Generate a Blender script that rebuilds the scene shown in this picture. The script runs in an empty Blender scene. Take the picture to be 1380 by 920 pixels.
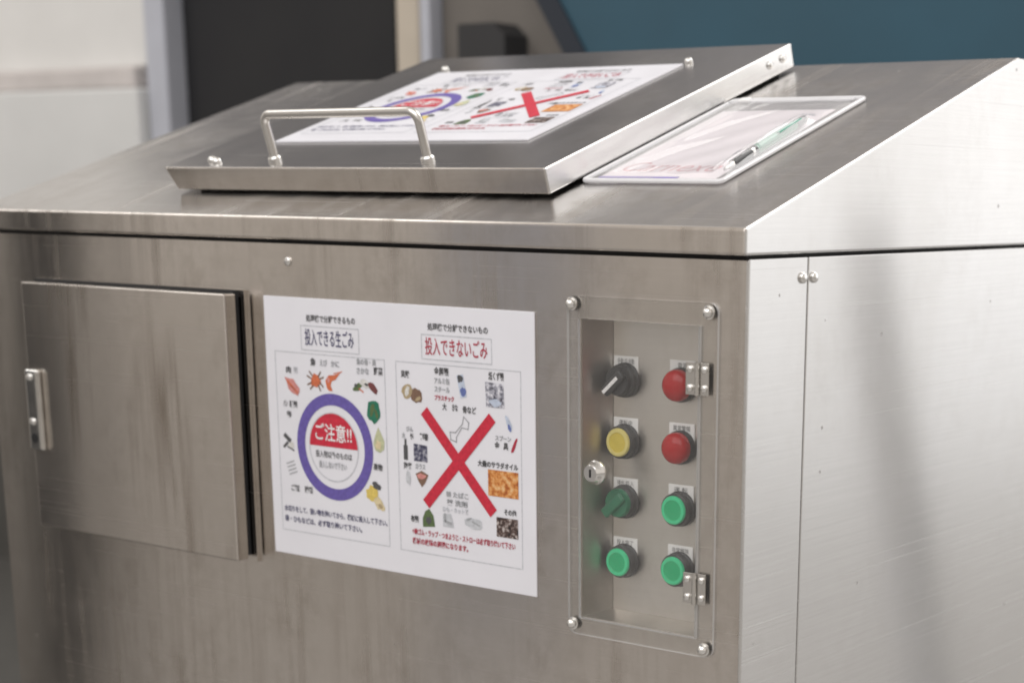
import bpy, bmesh, math, random
from mathutils import Vector, Matrix
random.seed(7)
sc = bpy.context.scene
COL = sc.collection
ZS = 1.05                       # height of the seam under the hood above the floor
AL = math.radians(17.98)        # slope of the hood

# ------------------------------------------------------------------ camera
cam = bpy.data.cameras.new('camera'); co = bpy.data.objects.new('camera', cam); COL.objects.link(co)
RT = (0.81667839, 0.57698186, 0.01132891); DN = (0.15981658, -0.20725906, -0.96514369); FW = (-0.55452238, 0.79002254, -0.26147526)
co.matrix_world = Matrix(((RT[0], -DN[0], -FW[0], 2.1075), (RT[1], -DN[1], -FW[1], -1.4096), (RT[2], -DN[2], -FW[2], 0.0569 + ZS), (0, 0, 0, 1)))
cam.sensor_fit = 'HORIZONTAL'; cam.sensor_width = 36.0; cam.lens = 2382.56 / 1380 * 36
cam.shift_x = (690 - 909.25) / 1380; cam.shift_y = (903.6 - 460) / 1380
cam.clip_start = 0.05; cam.clip_end = 200
cam.dof.use_dof = True; cam.dof.focus_distance = 1.78; cam.dof.aperture_fstop = 4.5
sc.camera = co

# ------------------------------------------------------------------ world, lamps, exposure
w = bpy.data.worlds.new('World'); sc.world = w; w.use_nodes = True
bg = w.node_tree.nodes['Background']; bg.inputs[0].default_value = (0.76, 0.705, 0.65, 1); bg.inputs[1].default_value = 1.0
def area(name, loc, target, sx, sy, power, col):
    l = bpy.data.lights.new(name, 'AREA'); l.shape = 'RECTANGLE'; l.size = sx; l.size_y = sy; l.energy = power; l.color = col
    o = bpy.data.objects.new(name, l); COL.objects.link(o); o.location = loc
    o.rotation_euler = (Vector(target) - Vector(loc)).to_track_quat('-Z', 'Y').to_euler(); return o
area('daylight_opening', (4.1, 4.5, 2.0), (1.2, 0.3, 1.2), 6.0, 4.0, 67, (0.95, 0.97, 1.0))
area('ceiling_daylight', (1.3, -2.3, 3.5), (0.8, 0.2, 1.0), 4.0, 3.0, 70, (0.97, 0.975, 1.0))
area('roof_daylight', (2.1, 2.3, 4.2), (1.4, 0.8, 1.0), 2.6, 1.8, 60, (1.0, 0.99, 0.98))
area('background_fill', (-2.4, -0.3, 3.6), (-2.4, 1.8, 1.2), 2.6, 1.8, 34, (1.0, 0.985, 0.97))  # fill lamp added to brighten the background wall, no known source there
sc.view_settings.view_transform = 'Standard'; sc.view_settings.look = 'None'
sc.view_settings.exposure = 0.0; sc.view_settings.gamma = 1.0; sc.view_settings.use_curve_mapping = False
sc.cycles.use_denoising = True; sc.cycles.max_bounces = 10; sc.cycles.transparent_max_bounces = 24
sc.cycles.filter_width = 1.9

# ------------------------------------------------------------------ materials
MATS = {}
def new_mat(name):
    m = bpy.data.materials.new(name); m.use_nodes = True; MATS[name] = m
    nt = m.node_tree; b = nt.nodes['Principled BSDF']; return m, nt, b
def N(nt, t, **kw):
    n = nt.nodes.new(t)
    for k, v in kw.items(): setattr(n, k, v)
    return n
def noise(nt, vec, scale3, detail=3.0, rough=0.55):
    mp = N(nt, 'ShaderNodeMapping'); mp.inputs['Scale'].default_value = scale3
    nt.links.new(vec, mp.inputs['Vector'])
    n = N(nt, 'ShaderNodeTexNoise'); n.inputs['Scale'].default_value = 1.0; n.inputs['Detail'].default_value = detail; n.inputs['Roughness'].default_value = rough
    nt.links.new(mp.outputs[0], n.inputs['Vector']); return n.outputs['Fac']
def maprange(nt, val, a, b, c, d):
    n = N(nt, 'ShaderNodeMapRange'); n.inputs[1].default_value = a; n.inputs[2].default_value = b; n.inputs[3].default_value = c; n.inputs[4].default_value = d
    nt.links.new(val, n.inputs[0]); return n.outputs[0]
def mixcol(nt, fac, a, b):
    n = N(nt, 'ShaderNodeMix', data_type='RGBA')
    for v, s in ((fac, n.inputs[0]), (a, n.inputs[6]), (b, n.inputs[7])):
        if isinstance(v, bpy.types.NodeSocket): nt.links.new(v, s)
        else: s.default_value = v if not isinstance(v, tuple) else (*v, 1) if len(v) == 3 else v
    return n.outputs[2]
def math_(nt, op, a, b):
    n = N(nt, 'ShaderNodeMath', operation=op)
    for v, s in ((a, n.inputs[0]), (b, n.inputs[1])):
        if isinstance(v, bpy.types.NodeSocket): nt.links.new(v, s)
        else: s.default_value = v
    return n.outputs[0]

def steel(name, base, rough=0.26, aniso=0.55, streak=0.0, specks=0.0, wave=0.25, seed=0.0, mottle=0.5, grain=1.0):
    """brushed stainless sheet: UVs are metres, u horizontal"""
    m, nt, b = new_mat(name)
    uv = N(nt, 'ShaderNodeTexCoord').outputs['UV']
    off = N(nt, 'ShaderNodeVectorMath', operation='ADD'); off.inputs[1].default_value = (seed, seed * 0.7, 0); nt.links.new(uv, off.inputs[0]); v = off.outputs[0]
    brush = noise(nt, v, (5, 420, 1), 4.0, 0.7)
    cloud = noise(nt, v, (3.5, 2.2, 1), 4.0, 0.6)
    col = mixcol(nt, maprange(nt, brush, 0.25, 0.75, 0.0, 1.0), tuple(c * (1 - 0.04 * grain) for c in base), tuple(min(1, c * (1 + 0.03 * grain)) for c in base))
    col = mixcol(nt, maprange(nt, cloud, 0.35, 0.7, 0.0, 0.5), col, tuple(c * f for c, f in zip(base, (0.86, 0.85, 0.83))))
    rg = maprange(nt, brush, 0.2, 0.8, rough * 0.95, rough * 1.06)
    rg = math_(nt, 'ADD', rg, maprange(nt, cloud, 0.35, 0.7, -0.015, 0.03))
    mot = noise(nt, v, (42, 30, 1), 5.0, 0.7); blot = noise(nt, v, (9, 6, 1), 4.0, 0.65)
    mk = math_(nt, 'MULTIPLY', maprange(nt, mot, 0.42, 0.66, 0.0, 1.0), maprange(nt, blot, 0.42, 0.62, 0.1, 1.0))
    col = mixcol(nt, math_(nt, 'MULTIPLY', mk, 0.30 * mottle), col, (0.30, 0.255, 0.21))
    rg = math_(nt, 'ADD', rg, math_(nt, 'MULTIPLY', maprange(nt, blot, 0.4, 0.65, 0.0, 1.0), 0.05 * mottle))
    scr = noise(nt, v, (1.6, 900, 1), 2.0, 0.5)
    rg = math_(nt, 'ADD', rg, math_(nt, 'MULTIPLY', maprange(nt, scr, 0.68, 0.72, 0.0, 1.0), 0.10 * grain))
    if streak:
        st = noise(nt, v, (46, 2.3, 1), 4.0, 0.6); st2 = noise(nt, v, (11, 2.2, 1), 2.0, 0.5)
        k = math_(nt, 'MULTIPLY', maprange(nt, st, 0.45, 0.68, 0.0, 1.0), maprange(nt, st2, 0.44, 0.60, 0.0, 1.0))
        col = mixcol(nt, math_(nt, 'MULTIPLY', k, streak), col, (0.26, 0.215, 0.175))
        rg = math_(nt, 'ADD', rg, math_(nt, 'MULTIPLY', k, 0.12))
    if specks:
        vo = N(nt, 'ShaderNodeTexVoronoi'); vo.inputs['Scale'].default_value = 34.0; nt.links.new(v, vo.inputs['Vector'])
        gate = N(nt, 'ShaderNodeSeparateColor'); nt.links.new(vo.outputs['Color'], gate.inputs[0])
        thr = math_(nt, 'MULTIPLY', maprange(nt, gate.outputs[0], 0.55, 1.0, 0.0, 0.075), specks)
        dot = math_(nt, 'LESS_THAN', vo.outputs['Distance'], thr)
        col = mixcol(nt, math_(nt, 'MULTIPLY', dot, 0.42), col, (0.2, 0.18, 0.16))
        rg = math_(nt, 'ADD', rg, math_(nt, 'MULTIPLY', dot, 0.3))
    nt.links.new(col, b.inputs['Base Color']); nt.links.new(rg, b.inputs['Roughness'])
    b.inputs['Metallic'].default_value = 1.0
    b.inputs['Anisotropic'].default_value = aniso; b.inputs['Anisotropic Rotation'].default_value = 0.25
    tg = N(nt, 'ShaderNodeTangent', direction_type='UV_MAP'); tg.uv_map = 'UVMap'; nt.links.new(tg.outputs[0], b.inputs['Tangent'])
    bw = N(nt, 'ShaderNodeBump'); bw.inputs['Strength'].default_value = wave; bw.inputs['Distance'].default_value = 0.006
    nt.links.new(noise(nt, v, (2.6, 1.4, 1), 1.0, 0.4), bw.inputs['Height'])
    bb = N(nt, 'ShaderNodeBump'); bb.inputs['Strength'].default_value = 0.015; bb.inputs['Distance'].default_value = 0.0005
    nt.links.new(brush, bb.inputs['Height']); nt.links.new(bw.outputs[0], bb.inputs['Normal']); nt.links.new(bb.outputs[0], b.inputs['Normal'])
    return m
steel('steel_front', (0.63, 0.59, 0.55), 0.17, 0.95, streak=0.4, specks=0.6, seed=3.1, wave=0.4, mottle=1.0)
steel('steel_door', (0.63, 0.59, 0.55), 0.19, 0.95, streak=1.0, specks=0.4, seed=9.4, wave=0.35, mottle=0.9)
steel('steel_side', (0.67, 0.665, 0.66), 0.20, 0.95, specks=1.0, seed=1.7, wave=0.5, mottle=0.25, grain=1.6)
steel('steel_hood', (0.60, 0.585, 0.575), 0.17, 0.92, streak=0.18, specks=1.3, seed=5.2, wave=0.25, mottle=1.1, grain=1.3)
steel('steel_lid', (0.58, 0.565, 0.555), 0.155, 0.82, specks=0.5, seed=12.2, wave=0.15, mottle=0.7)
steel('steel_box', (0.72, 0.69, 0.655), 0.33, 0.5, seed=7.7)

def plain(name, col, rough=0.5, metal=0.0, var=0.12, scale=20.0, coat=0.0, emit=None, bump=0.0):
    m, nt, b = new_mat(name)
    oc = N(nt, 'ShaderNodeTexCoord').outputs['Object']
    n = noise(nt, oc, (scale, scale, scale), 4.0)
    c = mixcol(nt, maprange(nt, n, 0.3, 0.7, 0.0, 1.0), tuple(x * (1 - var) for x in col), tuple(min(1, x * (1 + var)) for x in col))
    nt.links.new(c, b.inputs['Base Color']); nt.links.new(maprange(nt, n, 0.3, 0.7, rough * 0.9, min(1, rough * 1.12)), b.inputs['Roughness'])
    b.inputs['Metallic'].default_value = metal
    if coat: b.inputs['Coat Weight'].default_value = coat; b.inputs['Coat Roughness'].default_value = 0.12
    if bump:
        bn = N(nt, 'ShaderNodeBump'); bn.inputs['Strength'].default_value = bump; bn.inputs['Distance'].default_value = 0.002
        nt.links.new(n, bn.inputs['Height']); nt.links.new(bn.outputs[0], b.inputs['Normal'])
    return m
plain('chrome', (0.78, 0.77, 0.75), 0.12, 1.0, 0.04, 60)
plain('satin_steel', (0.64, 0.62, 0.59), 0.26, 1.0, 0.02, 15)
plain('dark_gap', (0.012, 0.012, 0.013), 0.9)
plain('rubber', (0.015, 0.015, 0.016), 0.7)
plain('black_plastic', (0.035, 0.035, 0.037), 0.38, 0, 0.1, 60)
plain('white_plastic', (0.85, 0.85, 0.85), 0.45, 0, 0.03, 40)
plain('sheet_white', (0.785, 0.785, 0.835), 0.42, 0, 0.02, 12, coat=0.3, bump=0.04)
plain('concrete_floor', (0.385, 0.375, 0.362), 0.75, 0, 0.25, 4, bump=0.3)
plain('wall_pale', (0.72, 0.715, 0.70), 0.8, 0, 0.05, 3)
plain('wall_pale_low', (0.66, 0.665, 0.66), 0.7, 0, 0.05, 3)
plain('ledge_brown', (0.56, 0.525, 0.51), 0.7, 0, 0.15, 5)
plain('column_blue_grey', (0.46, 0.475, 0.53), 0.6, 0, 0.08, 4)
plain('shutter_dark', (0.010, 0.010, 0.012), 0.75, 0, 0.2, 3)
plain('reflection_header_grey', (0.14, 0.138, 0.146), 0.75, 0, 0.2, 3)  # tone of the unseen header, set for what the hood mirrors
plain('wall_dim', (0.36, 0.354, 0.37), 0.8, 0, 0.15, 2)
plain('shade_grey', (0.075, 0.072, 0.066), 0.9, 0, 0.15, 30, bump=0.3)  # dark grey standing in for shade at the lower left
plain('post_beige', (0.52, 0.46, 0.38), 0.6, 0, 0.1, 5)
plain('cabinet_grey', (0.155, 0.14, 0.125), 0.6, 0, 0.22, 2)
plain('box_black', (0.022, 0.022, 0.024), 0.55, 0, 0.15, 6)
plain('board_blue', (0.022, 0.076, 0.114), 0.55, 0, 0.25, 1.2)
plain('board_edge', (0.012, 0.018, 0.030), 0.6, 0, 0.15, 2)
plain('post_grey', (0.80, 0.80, 0.81), 0.6, 0, 0.1, 5)
plain('post_dark', (0.05, 0.05, 0.052), 0.6, 0, 0.1, 5)
for nm, c in dict(ink_purple=(0.135, 0.10, 0.37), ink_red=(0.56, 0.022, 0.05), ink_black=(0.085, 0.085, 0.09), ink_grey=(0.36, 0.37, 0.39), ink_line=(0.55, 0.565, 0.60),
                  ink_darkred=(0.42, 0.03, 0.06), ink_navy=(0.06, 0.06, 0.14), ink_white=(0.82, 0.81, 0.82), pic_orange=(0.62, 0.16, 0.07), pic_pink=(0.62, 0.26, 0.24), pic_green=(0.02, 0.17, 0.10), pic_leaf=(0.10, 0.15, 0.06),
                  pic_pear=(0.50, 0.52, 0.33), pic_yellow=(0.68, 0.52, 0.13), pic_tan=(0.42, 0.33, 0.2), pic_brown=(0.2, 0.12, 0.08), pic_blue=(0.13, 0.17, 0.40), pic_lightblue=(0.50, 0.56, 0.68), pic_maroon=(0.17, 0.05, 0.05), pic_pale=(0.66, 0.65, 0.62), pic_cream=(0.66, 0.56, 0.35)).items():
    plain(nm, c, 0.5, 0, 0.16, 220)
def photo_mat(name, a, b_, c, s):
    m, nt, b = new_mat(name); oc = N(nt, 'ShaderNodeTexCoord').outputs['Object']
    n = noise(nt, oc, (s, s, s), 3.0); r = N(nt, 'ShaderNodeValToRGB'); r.color_ramp.elements[0].color = (*a, 1); r.color_ramp.elements[1].color = (*c, 1)
    r.color_ramp.elements[0].position = 0.35; r.color_ramp.elements[1].position = 0.66
    e = r.color_ramp.elements.new(0.5); e.color = (*b_, 1); nt.links.new(n, r.inputs[0]); nt.links.new(r.outputs[0], b.inputs['Base Color']); b.inputs['Roughness'].default_value = 0.45
photo_mat('photo_orange', (0.38, 0.10, 0.02), (0.66, 0.27, 0.07), (0.78, 0.5, 0.25), 170)
photo_mat('photo_dark', (0.01, 0.01, 0.012), (0.10, 0.06, 0.05), (0.55, 0.5, 0.48), 190)
photo_mat('photo_grey', (0.06, 0.06, 0.08), (0.36, 0.36, 0.42), (0.75, 0.75, 0.8), 200)
photo_mat('photo_navy', (0.03, 0.03, 0.06), (0.10, 0.10, 0.16), (0.45, 0.45, 0.5), 260)

def clear(name, tint, ior=1.45, gloss=1.0, rough=0.03, milk=0.0):
    m = bpy.data.materials.new(name); m.use_nodes = True; MATS[name] = m; nt = m.node_tree; nt.nodes.clear()
    o = N(nt, 'ShaderNodeOutputMaterial'); t = N(nt, 'ShaderNodeBsdfTransparent'); t.inputs[0].default_value = (*tint, 1)
    g = N(nt, 'ShaderNodeBsdfGlossy'); g.inputs['Roughness'].default_value = rough; g.inputs[0].default_value = (gloss,) * 3 + (1,)
    fr = N(nt, 'ShaderNodeFresnel'); ge = N(nt, 'ShaderNodeNewGeometry'); nt.links.new(maprange(nt, ge.outputs['Backfacing'], 0, 1, ior, 1 / ior), fr.inputs[0])
    d = N(nt, 'ShaderNodeBsdfDiffuse'); d.inputs[0].default_value = (0.8, 0.8, 0.82, 1)
    m1 = N(nt, 'ShaderNodeMixShader'); m1.inputs[0].default_value = milk
    nt.links.new(t.outputs[0], m1.inputs[1]); nt.links.new(d.outputs[0], m1.inputs[2])
    m2 = N(nt, 'ShaderNodeMixShader'); nt.links.new(fr.outputs[0], m2.inputs[0]); nt.links.new(m1.outputs[0], m2.inputs[1]); nt.links.new(g.outputs[0], m2.inputs[2])
    oc = N(nt, 'ShaderNodeTexCoord').outputs['Object']; bn = N(nt, 'ShaderNodeBump'); bn.inputs['Strength'].default_value = 0.05; bn.inputs['Distance'].default_value = 0.004
    nt.links.new(noise(nt, oc, (9, 9, 9), 2.0), bn.inputs['Height']); nt.links.new(bn.outputs[0], g.inputs['Normal'])
    nt.links.new(m2.outputs[0], o.inputs[0]); return m
clear('acrylic', (0.985, 0.985, 0.98), 1.42, milk=0.02)
clear('acrylic_edge', (0.75, 0.78, 0.78), 1.45, milk=0.55, rough=0.2)
clear('pouch_film', (0.97, 0.97, 0.98), 1.4, milk=0.30, rough=0.08)
clear('pouch_rim', (0.8, 0.8, 0.82), 1.45, milk=0.9, rough=0.15)
clear('pen_clear', (0.52, 0.84, 0.72), 1.45, milk=0.08, rough=0.05)
def lens(name, col, emit=0.0):
    m, nt, b = new_mat(name); oc = N(nt, 'ShaderNodeTexCoord').outputs['Object']
    n = noise(nt, oc, (160, 160, 160), 2.0)
    c = mixcol(nt, n, tuple(x * 0.8 for x in col), col); nt.links.new(c, b.inputs['Base Color'])
    b.inputs['Roughness'].default_value = 0.12; b.inputs['Coat Weight'].default_value = 0.15; b.inputs['Coat Roughness'].default_value = 0.04; b.inputs['Specular IOR Level'].default_value = 0.3
    b.inputs['Subsurface Weight'].default_value = 0.08; b.inputs['Subsurface Radius'].default_value = (0.01, 0.01, 0.01); b.inputs['Subsurface Scale'].default_value = 0.3
    if emit: b.inputs['Emission Color'].default_value = (*col, 1); b.inputs['Emission Strength'].default_value = emit
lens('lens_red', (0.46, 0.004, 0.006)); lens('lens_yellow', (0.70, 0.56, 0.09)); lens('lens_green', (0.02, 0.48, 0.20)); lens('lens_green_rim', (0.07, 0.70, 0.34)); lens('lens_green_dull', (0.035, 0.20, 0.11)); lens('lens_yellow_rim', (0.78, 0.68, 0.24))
lens('pen_green', (0.03, 0.36, 0.24))

# ------------------------------------------------------------------ mesh helpers
def uvs(me):
    if not me.uv_layers: me.uv_layers.new(name='UVMap')
    L = me.uv_layers[0].data
    for p in me.polygons:
        n = p.normal
        u = Vector((0, 0, 1)).cross(n)
        u = u.normalized() if u.length > 0.05 else Vector((1, 0, 0))
        v = n.cross(u)
        for li in p.loop_indices:
            c = me.vertices[me.loops[li].vertex_index].co
            L[li].uv = (c.dot(u), c.dot(v))
def tag(o, label=None, cat=None, group=None, kind=None):
    for k, v in (('label', label), ('category', cat), ('group', group), ('kind', kind)):
        if v: o[k] = v
    return o
def obj(name, bm, mats, parent=None, loc=(0, 0, 0), rot=(0, 0, 0), smooth=False):
    me = bpy.data.meshes.new(name)
    bmesh.ops.recalc_face_normals(bm, faces=bm.faces)
    bm.to_mesh(me); bm.free(); uvs(me)
    for m in ([mats] if isinstance(mats, str) else mats): me.materials.append(MATS[m])
    if smooth:
        me.polygons.foreach_set('use_smooth', [True] * len(me.polygons)); me.set_sharp_from_angle(angle=math.radians(40))
    o = bpy.data.objects.new(name, me); COL.objects.link(o); o.location = loc; o.rotation_euler = rot
    if parent: o.parent = parent
    return o
def empty(name, loc=(0, 0, 0), rot=(0, 0, 0), parent=None):
    o = bpy.data.objects.new(name, None); COL.objects.link(o); o.location = loc; o.rotation_euler = rot; o.empty_display_size = 0.1
    if parent: o.parent = parent
    return o
def box(bm, a, b, bevel=0.0, seg=2, mi=0):
    c = [(x, y, z) for x in (a[0], b[0]) for y in (a[1], b[1]) for z in (a[2], b[2])]
    vs = [bm.verts.new(q) for q in c]
    fs = [bm.faces.new([vs[i] for i in f]) for f in ((0, 1, 3, 2), (4, 6, 7, 5), (0, 4, 5, 1), (2, 3, 7, 6), (0, 2, 6, 4), (1, 5, 7, 3))]
    for f in fs: f.material_index = mi
    bmesh.ops.recalc_face_normals(bm, faces=fs)
    if bevel:
        es = list({e for f in fs for e in f.edges}); bmesh.ops.bevel(bm, geom=es, offset=bevel, segments=seg, affect='EDGES', profile=0.5)
    return bm
def bx(a, b, bevel=0.0, seg=2):
    return box(bmesh.new(), a, b, bevel, seg)
def tube(bm, pts, r, n=12, caps=True):
    rings = []; P = [Vector(p) for p in pts]; up = None
    for i, p in enumerate(P):
        d = ((P[i] - P[i - 1]).normalized() if i else Vector()) + ((P[i + 1] - P[i]).normalized() if i < len(P) - 1 else Vector()); d.normalize()
        if up is None:
            up = d.orthogonal().normalized()
        up = (up - d * up.dot(d)).normalized(); s = d.cross(up); rr = r[i] if isinstance(r, (list, tuple)) else r
        rings.append([bm.verts.new(p + (up * math.cos(2 * math.pi * k / n) + s * math.sin(2 * math.pi * k / n)) * rr) for k in range(n)])
    for a, b in zip(rings, rings[1:]):
        for k in range(n): bm.faces.new((a[k], a[(k + 1) % n], b[(k + 1) % n], b[k]))
    if caps: bm.faces.new(rings[0][::-1]); bm.faces.new(rings[-1])
    return bm
def lathe(bm, prof, n=24, mi=None, axis='Z'):
    """prof: (radius, height) from base to tip; revolve round Z (or towards -Y)"""
    rings = []
    for r, h in prof:
        if r < 1e-6: rings.append([bm.verts.new((0, 0, h) if axis == 'Z' else (0, -h, 0))])
        else: rings.append([bm.verts.new((r * math.cos(t), r * math.sin(t), h) if axis == 'Z' else (r * math.cos(t), -h, r * math.sin(t))) for t in [2 * math.pi * k / n for k in range(n)]])
    for i, (a, b) in enumerate(zip(rings, rings[1:])):
        for k in range(n):
            q = [a[k % len(a)], a[(k + 1) % len(a)], b[(k + 1) % len(b)], b[k % len(b)]]; q = list(dict.fromkeys(q))
            if len(q) > 2:
                f = bm.faces.new(q)
                if mi: f.material_index = mi[i]
    if len(rings[0]) > 1: bm.faces.new(rings[0][::-1])
    return bm
def dome(r, h, rim=0.0012):
    return [(r, 0), (r, rim)] + [(r * math.cos(t), rim + (h - rim) * math.sin(t)) for t in [math.pi / 2 * k / 6 for k in range(1, 7)]]
def rrect(x0, x1, z0, z1, r, n=6):
    out = []
    for cx, cz, a0 in ((x1 - r, z1 - r, 0), (x0 + r, z1 - r, 90), (x0 + r, z0 + r, 180), (x1 - r, z0 + r, 270)):
        for k in range(n + 1):
            a = math.radians(a0 + 90 * k / n); out.append((cx + r * math.cos(a), cz + r * math.sin(a)))
    return out
def plate(loops, y0, y1, edge_mi=0):
    """flat sheet in x-z with holes, from y0 (front) to y1"""
    bm = bmesh.new(); es = []
    for lp in loops:
        vs = [bm.verts.new((x, y0, z)) for x, z in lp]
        es += [bm.edges.new((vs[i], vs[(i + 1) % len(vs)])) for i in range(len(vs))]
    r = bmesh.ops.triangle_fill(bm, use_beauty=True, use_dissolve=False, edges=es)
    fs = [f for f in r['geom'] if isinstance(f, bmesh.types.BMFace)]
    ex = bmesh.ops.extrude_face_region(bm, geom=fs)
    for v in [g for g in ex['geom'] if isinstance(g, bmesh.types.BMVert)]: v.co.y = y1
    bm.normal_update()
    for f in bm.faces:
        if abs(f.normal.y) < 0.5: f.material_index = edge_mi
    return bm

# ------------------------------------------------------------------ setting: floor
bm = bmesh.new(); vs = [bm.verts.new(q) for q in ((-30, -30, 0), (30, -30, 0), (30, 30, 0), (-30, 30, 0))]; bm.faces.new(vs)
tag(obj('floor', bm, 'concrete_floor'), kind='structure')

# ------------------------------------------------------------------ background things (out of focus, about a metre behind)
TOP = 3.6; BGY = 1.8
t = empty('pale_wall', (-2.9, BGY, 0)); tag(t, 'pale off-white wall with a brown ledge, at the left edge behind the machine', 'wall')
obj('upper_wall', bx((-2.6, 0.02, ZS + 0.362), (1.015, 0.15, TOP), 0.005), 'wall_pale', t)
obj('ledge', bx((-2.6, -0.02, ZS + 0.305), (1.00, 0.15, ZS + 0.361), 0.010), 'ledge_brown', t)
obj('dark_filler', bx((-2.6, -0.05, 0), (1.035, 0.15, 0.849), 0.004), 'shade_grey', t)  # dark panel added in place of shade behind the lower left
obj('lower_wall', bx((-2.6, -0.04, 0.85), (1.035, 0.15, ZS + 0.304), 0.008), 'wall_pale_low', t)
t = empty('column', (-1.83, BGY, 0)); tag(t, 'slim blue-grey column between the pale wall and the black door', 'column')
obj('shaft', bx((-0.029, -0.01, 0.08), (0.051, 0.16, TOP), 0.005), 'column_blue_grey', t)
obj('foot', bx((-0.030, -0.018, 0), (0.054, 0.17, 0.08), 0.003), 'column_blue_grey', t)
t = empty('black_door', (-1.37, BGY, 0)); tag(t, 'tall black door behind the left half of the machine', 'door')
obj('leaf', bx((-0.405, 0.05, 0.01), (0.415, 0.09, 2.90), 0.003), 'shutter_dark', t)
obj('panel', bx((-0.36, 0.044, 1.2), (0.36, 0.05, 2.05), 0.003), 'shutter_dark', t)
obj('panel', bx((-0.36, 0.044, 0.15), (0.36, 0.05, 1.1), 0.003), 'shutter_dark', t)
obj('reflection_header', bx((-0.86, -0.10, ZS + 0.80), (0.46, -0.03, 2.95), 0.004), 'reflection_header_grey', t)  # unseen header added to darken the reflection in the hood
t = empty('beige_post', (-0.90, BGY, 0)); tag(t, 'beige square post standing between the black door and the grey cabinet', 'post')
obj('shaft', bx((-0.046, -0.02, 0.012), (0.024, 0.05, 2.7), 0.005), 'post_beige', t)
obj('side_strip', bx((0.0245, -0.015, 0.012), (0.055, 0.04, 2.7), 0.003), 'column_blue_grey', t)
obj('base_plate', bx((-0.06, -0.05, 0), (0.065, 0.06, 0.012), 0.003), 'post_beige', t)
t = empty('grey_cabinet', (-0.65, BGY, 0)); tag(t, 'brown-grey tall cabinet behind the lid, left of the blue board', 'cabinet')
obj('body', bx((-0.192, 0.022, 0.06), (0.36, 0.36, 1.95), 0.008), 'cabinet_grey', t)
obj('plinth', bx((-0.18, 0.04, 0), (0.35, 0.34, 0.06)), 'box_black', t)
bm = bmesh.new()
pr = [(-0.070, 0.27), (-0.070, 0.413), (0.034, 0.413), (0.067, 0.386), (0.067, 0.27)]
f0 = bm.faces.new([bm.verts.new((x, 0, ZS + z)) for x, z in pr]); ex = bmesh.ops.extrude_face_region(bm, geom=[f0])
for v in [g for g in ex['geom'] if isinstance(g, bmesh.types.BMVert)]: v.co.y = -0.08
t2 = empty('black_box', (-0.65, BGY + 0.0215, 0)); tag(t2, 'small black box with a cut corner fixed to the brown-grey cabinet', 'box')
obj('housing', bm, 'box_black', t2)
obj('bracket', bx((-0.05, -0.07, ZS + 0.255), (0.045, -0.002, ZS + 0.2695)), 'post_dark', t2)
BT = 1.9                              # blue board: its left edge leans
def lean(z): return -0.435 - 0.667 * (z - ZS - 0.349)
pr = [(lean(0.004), 0.004), (1.25, 0.004), (1.25, BT), (lean(BT), BT)]
bm = bmesh.new(); f0 = bm.faces.new([bm.verts.new((x, BGY - 0.005, z)) for x, z in pr]); ex = bmesh.ops.extrude_face_region(bm, geom=[f0])
for v in [g for g in ex['geom'] if isinstance(g, bmesh.types.BMVert)]: v.co.y = BGY - 0.035
t = empty('blue_board', (0, 0, 0)); tag(t, 'large dark teal-blue board with a leaning left edge behind the machine', 'board')
obj('sheet', bm, 'board_blue', t)
bm = bmesh.new(); e0 = Vector((pr[0][0], BGY - 0.036, 0.004)); e1 = Vector((pr[3][0], BGY - 0.036, BT)); sw = Vector((0.06, 0, 0))
f0 = bm.faces.new([bm.verts.new(q) for q in (e0, e0 + sw, e1 + sw, e1)]); ex = bmesh.ops.extrude_face_region(bm, geom=[f0])
for v in [g for g in ex['geom'] if isinstance(g, bmesh.types.BMVert)]: v.co.y -= 0.006
obj('edge_strip', bm, 'board_edge', t)
t = empty('rear_wall', (0, 2.35, 0)); tag(t, 'dim grey rear wall rising behind the cabinet and the blue board', 'wall')
obj('wall_face', bx((-1.75, 0, 0), (1.3, 0.15, 3.1)), 'wall_dim', t)
obj('skirting', bx((-1.75, -0.02, 0), (1.3, -0.001, 0.12), 0.003), 'post_dark', t)
tag(obj('floor_shade_sheet', bx((-2.9, -0.6, 0.0), (-0.12, 1.748, 0.006), 0.002, 1), 'shade_grey'), 'dark grey sheet added for the shaded floor at the bottom left, beside the machine', 'mat')  # dark sheet stands in for shade on this bit of floor
# unseen things added only for their reflections in the steel
def post(name, label, a, b, r, mat, cat='post'):
    t = empty(name, (a[0], a[1], 0)); tag(t, label, cat)
    d = Vector(b) - Vector(a)
    obj('shaft', tube(bmesh.new(), [(0, 0, 0.012), d], r, 20), mat, t, smooth=True)
    obj('foot_plate', bx((-r * 1.6, -r * 1.6, 0), (r * 1.6, r * 1.6, 0.012), 0.002), mat, t)
post('reflection_pole', 'unseen leaning pole added for its slanted reflection in the pale side panel', (1.606, 1.324, 0.0), (1.703, 1.113, 1.08), 0.043, 'post_grey', 'pole')  # out of view, added to mirror a slanted band into the side
post('reflection_pillar', 'unseen dark pillar added for the reflected band at the left end of the front panel', (-1.08, -0.855, 0.0), (-1.08, -0.855, 2.6), 0.085, 'post_dark', 'pillar')  # out of view, added to mirror a dark band into the front
post('reflection_pipe', 'unseen dark upright added for the outermost reflected band at the left corner of the front panel', (-1.30, -0.78, 0.0), (-1.30, -0.78, 2.5), 0.06, 'post_dark', 'pipe')  # added upright out of view, darkens the reflection at the left corner
t = empty('reflection_stand', (-1.04, -2.26, 0)); tag(t, 'unseen mid grey upright added for the dull reflected band right of the front notice', 'stand')  # added grey upright out of view, dulls the reflection beside the notice
obj('board', bx((-0.19, -0.02, 0.03), (0.19, 0.02, 2.3), 0.004), 'column_blue_grey', t, rot=(0, 0, math.radians(-40)))
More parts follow.
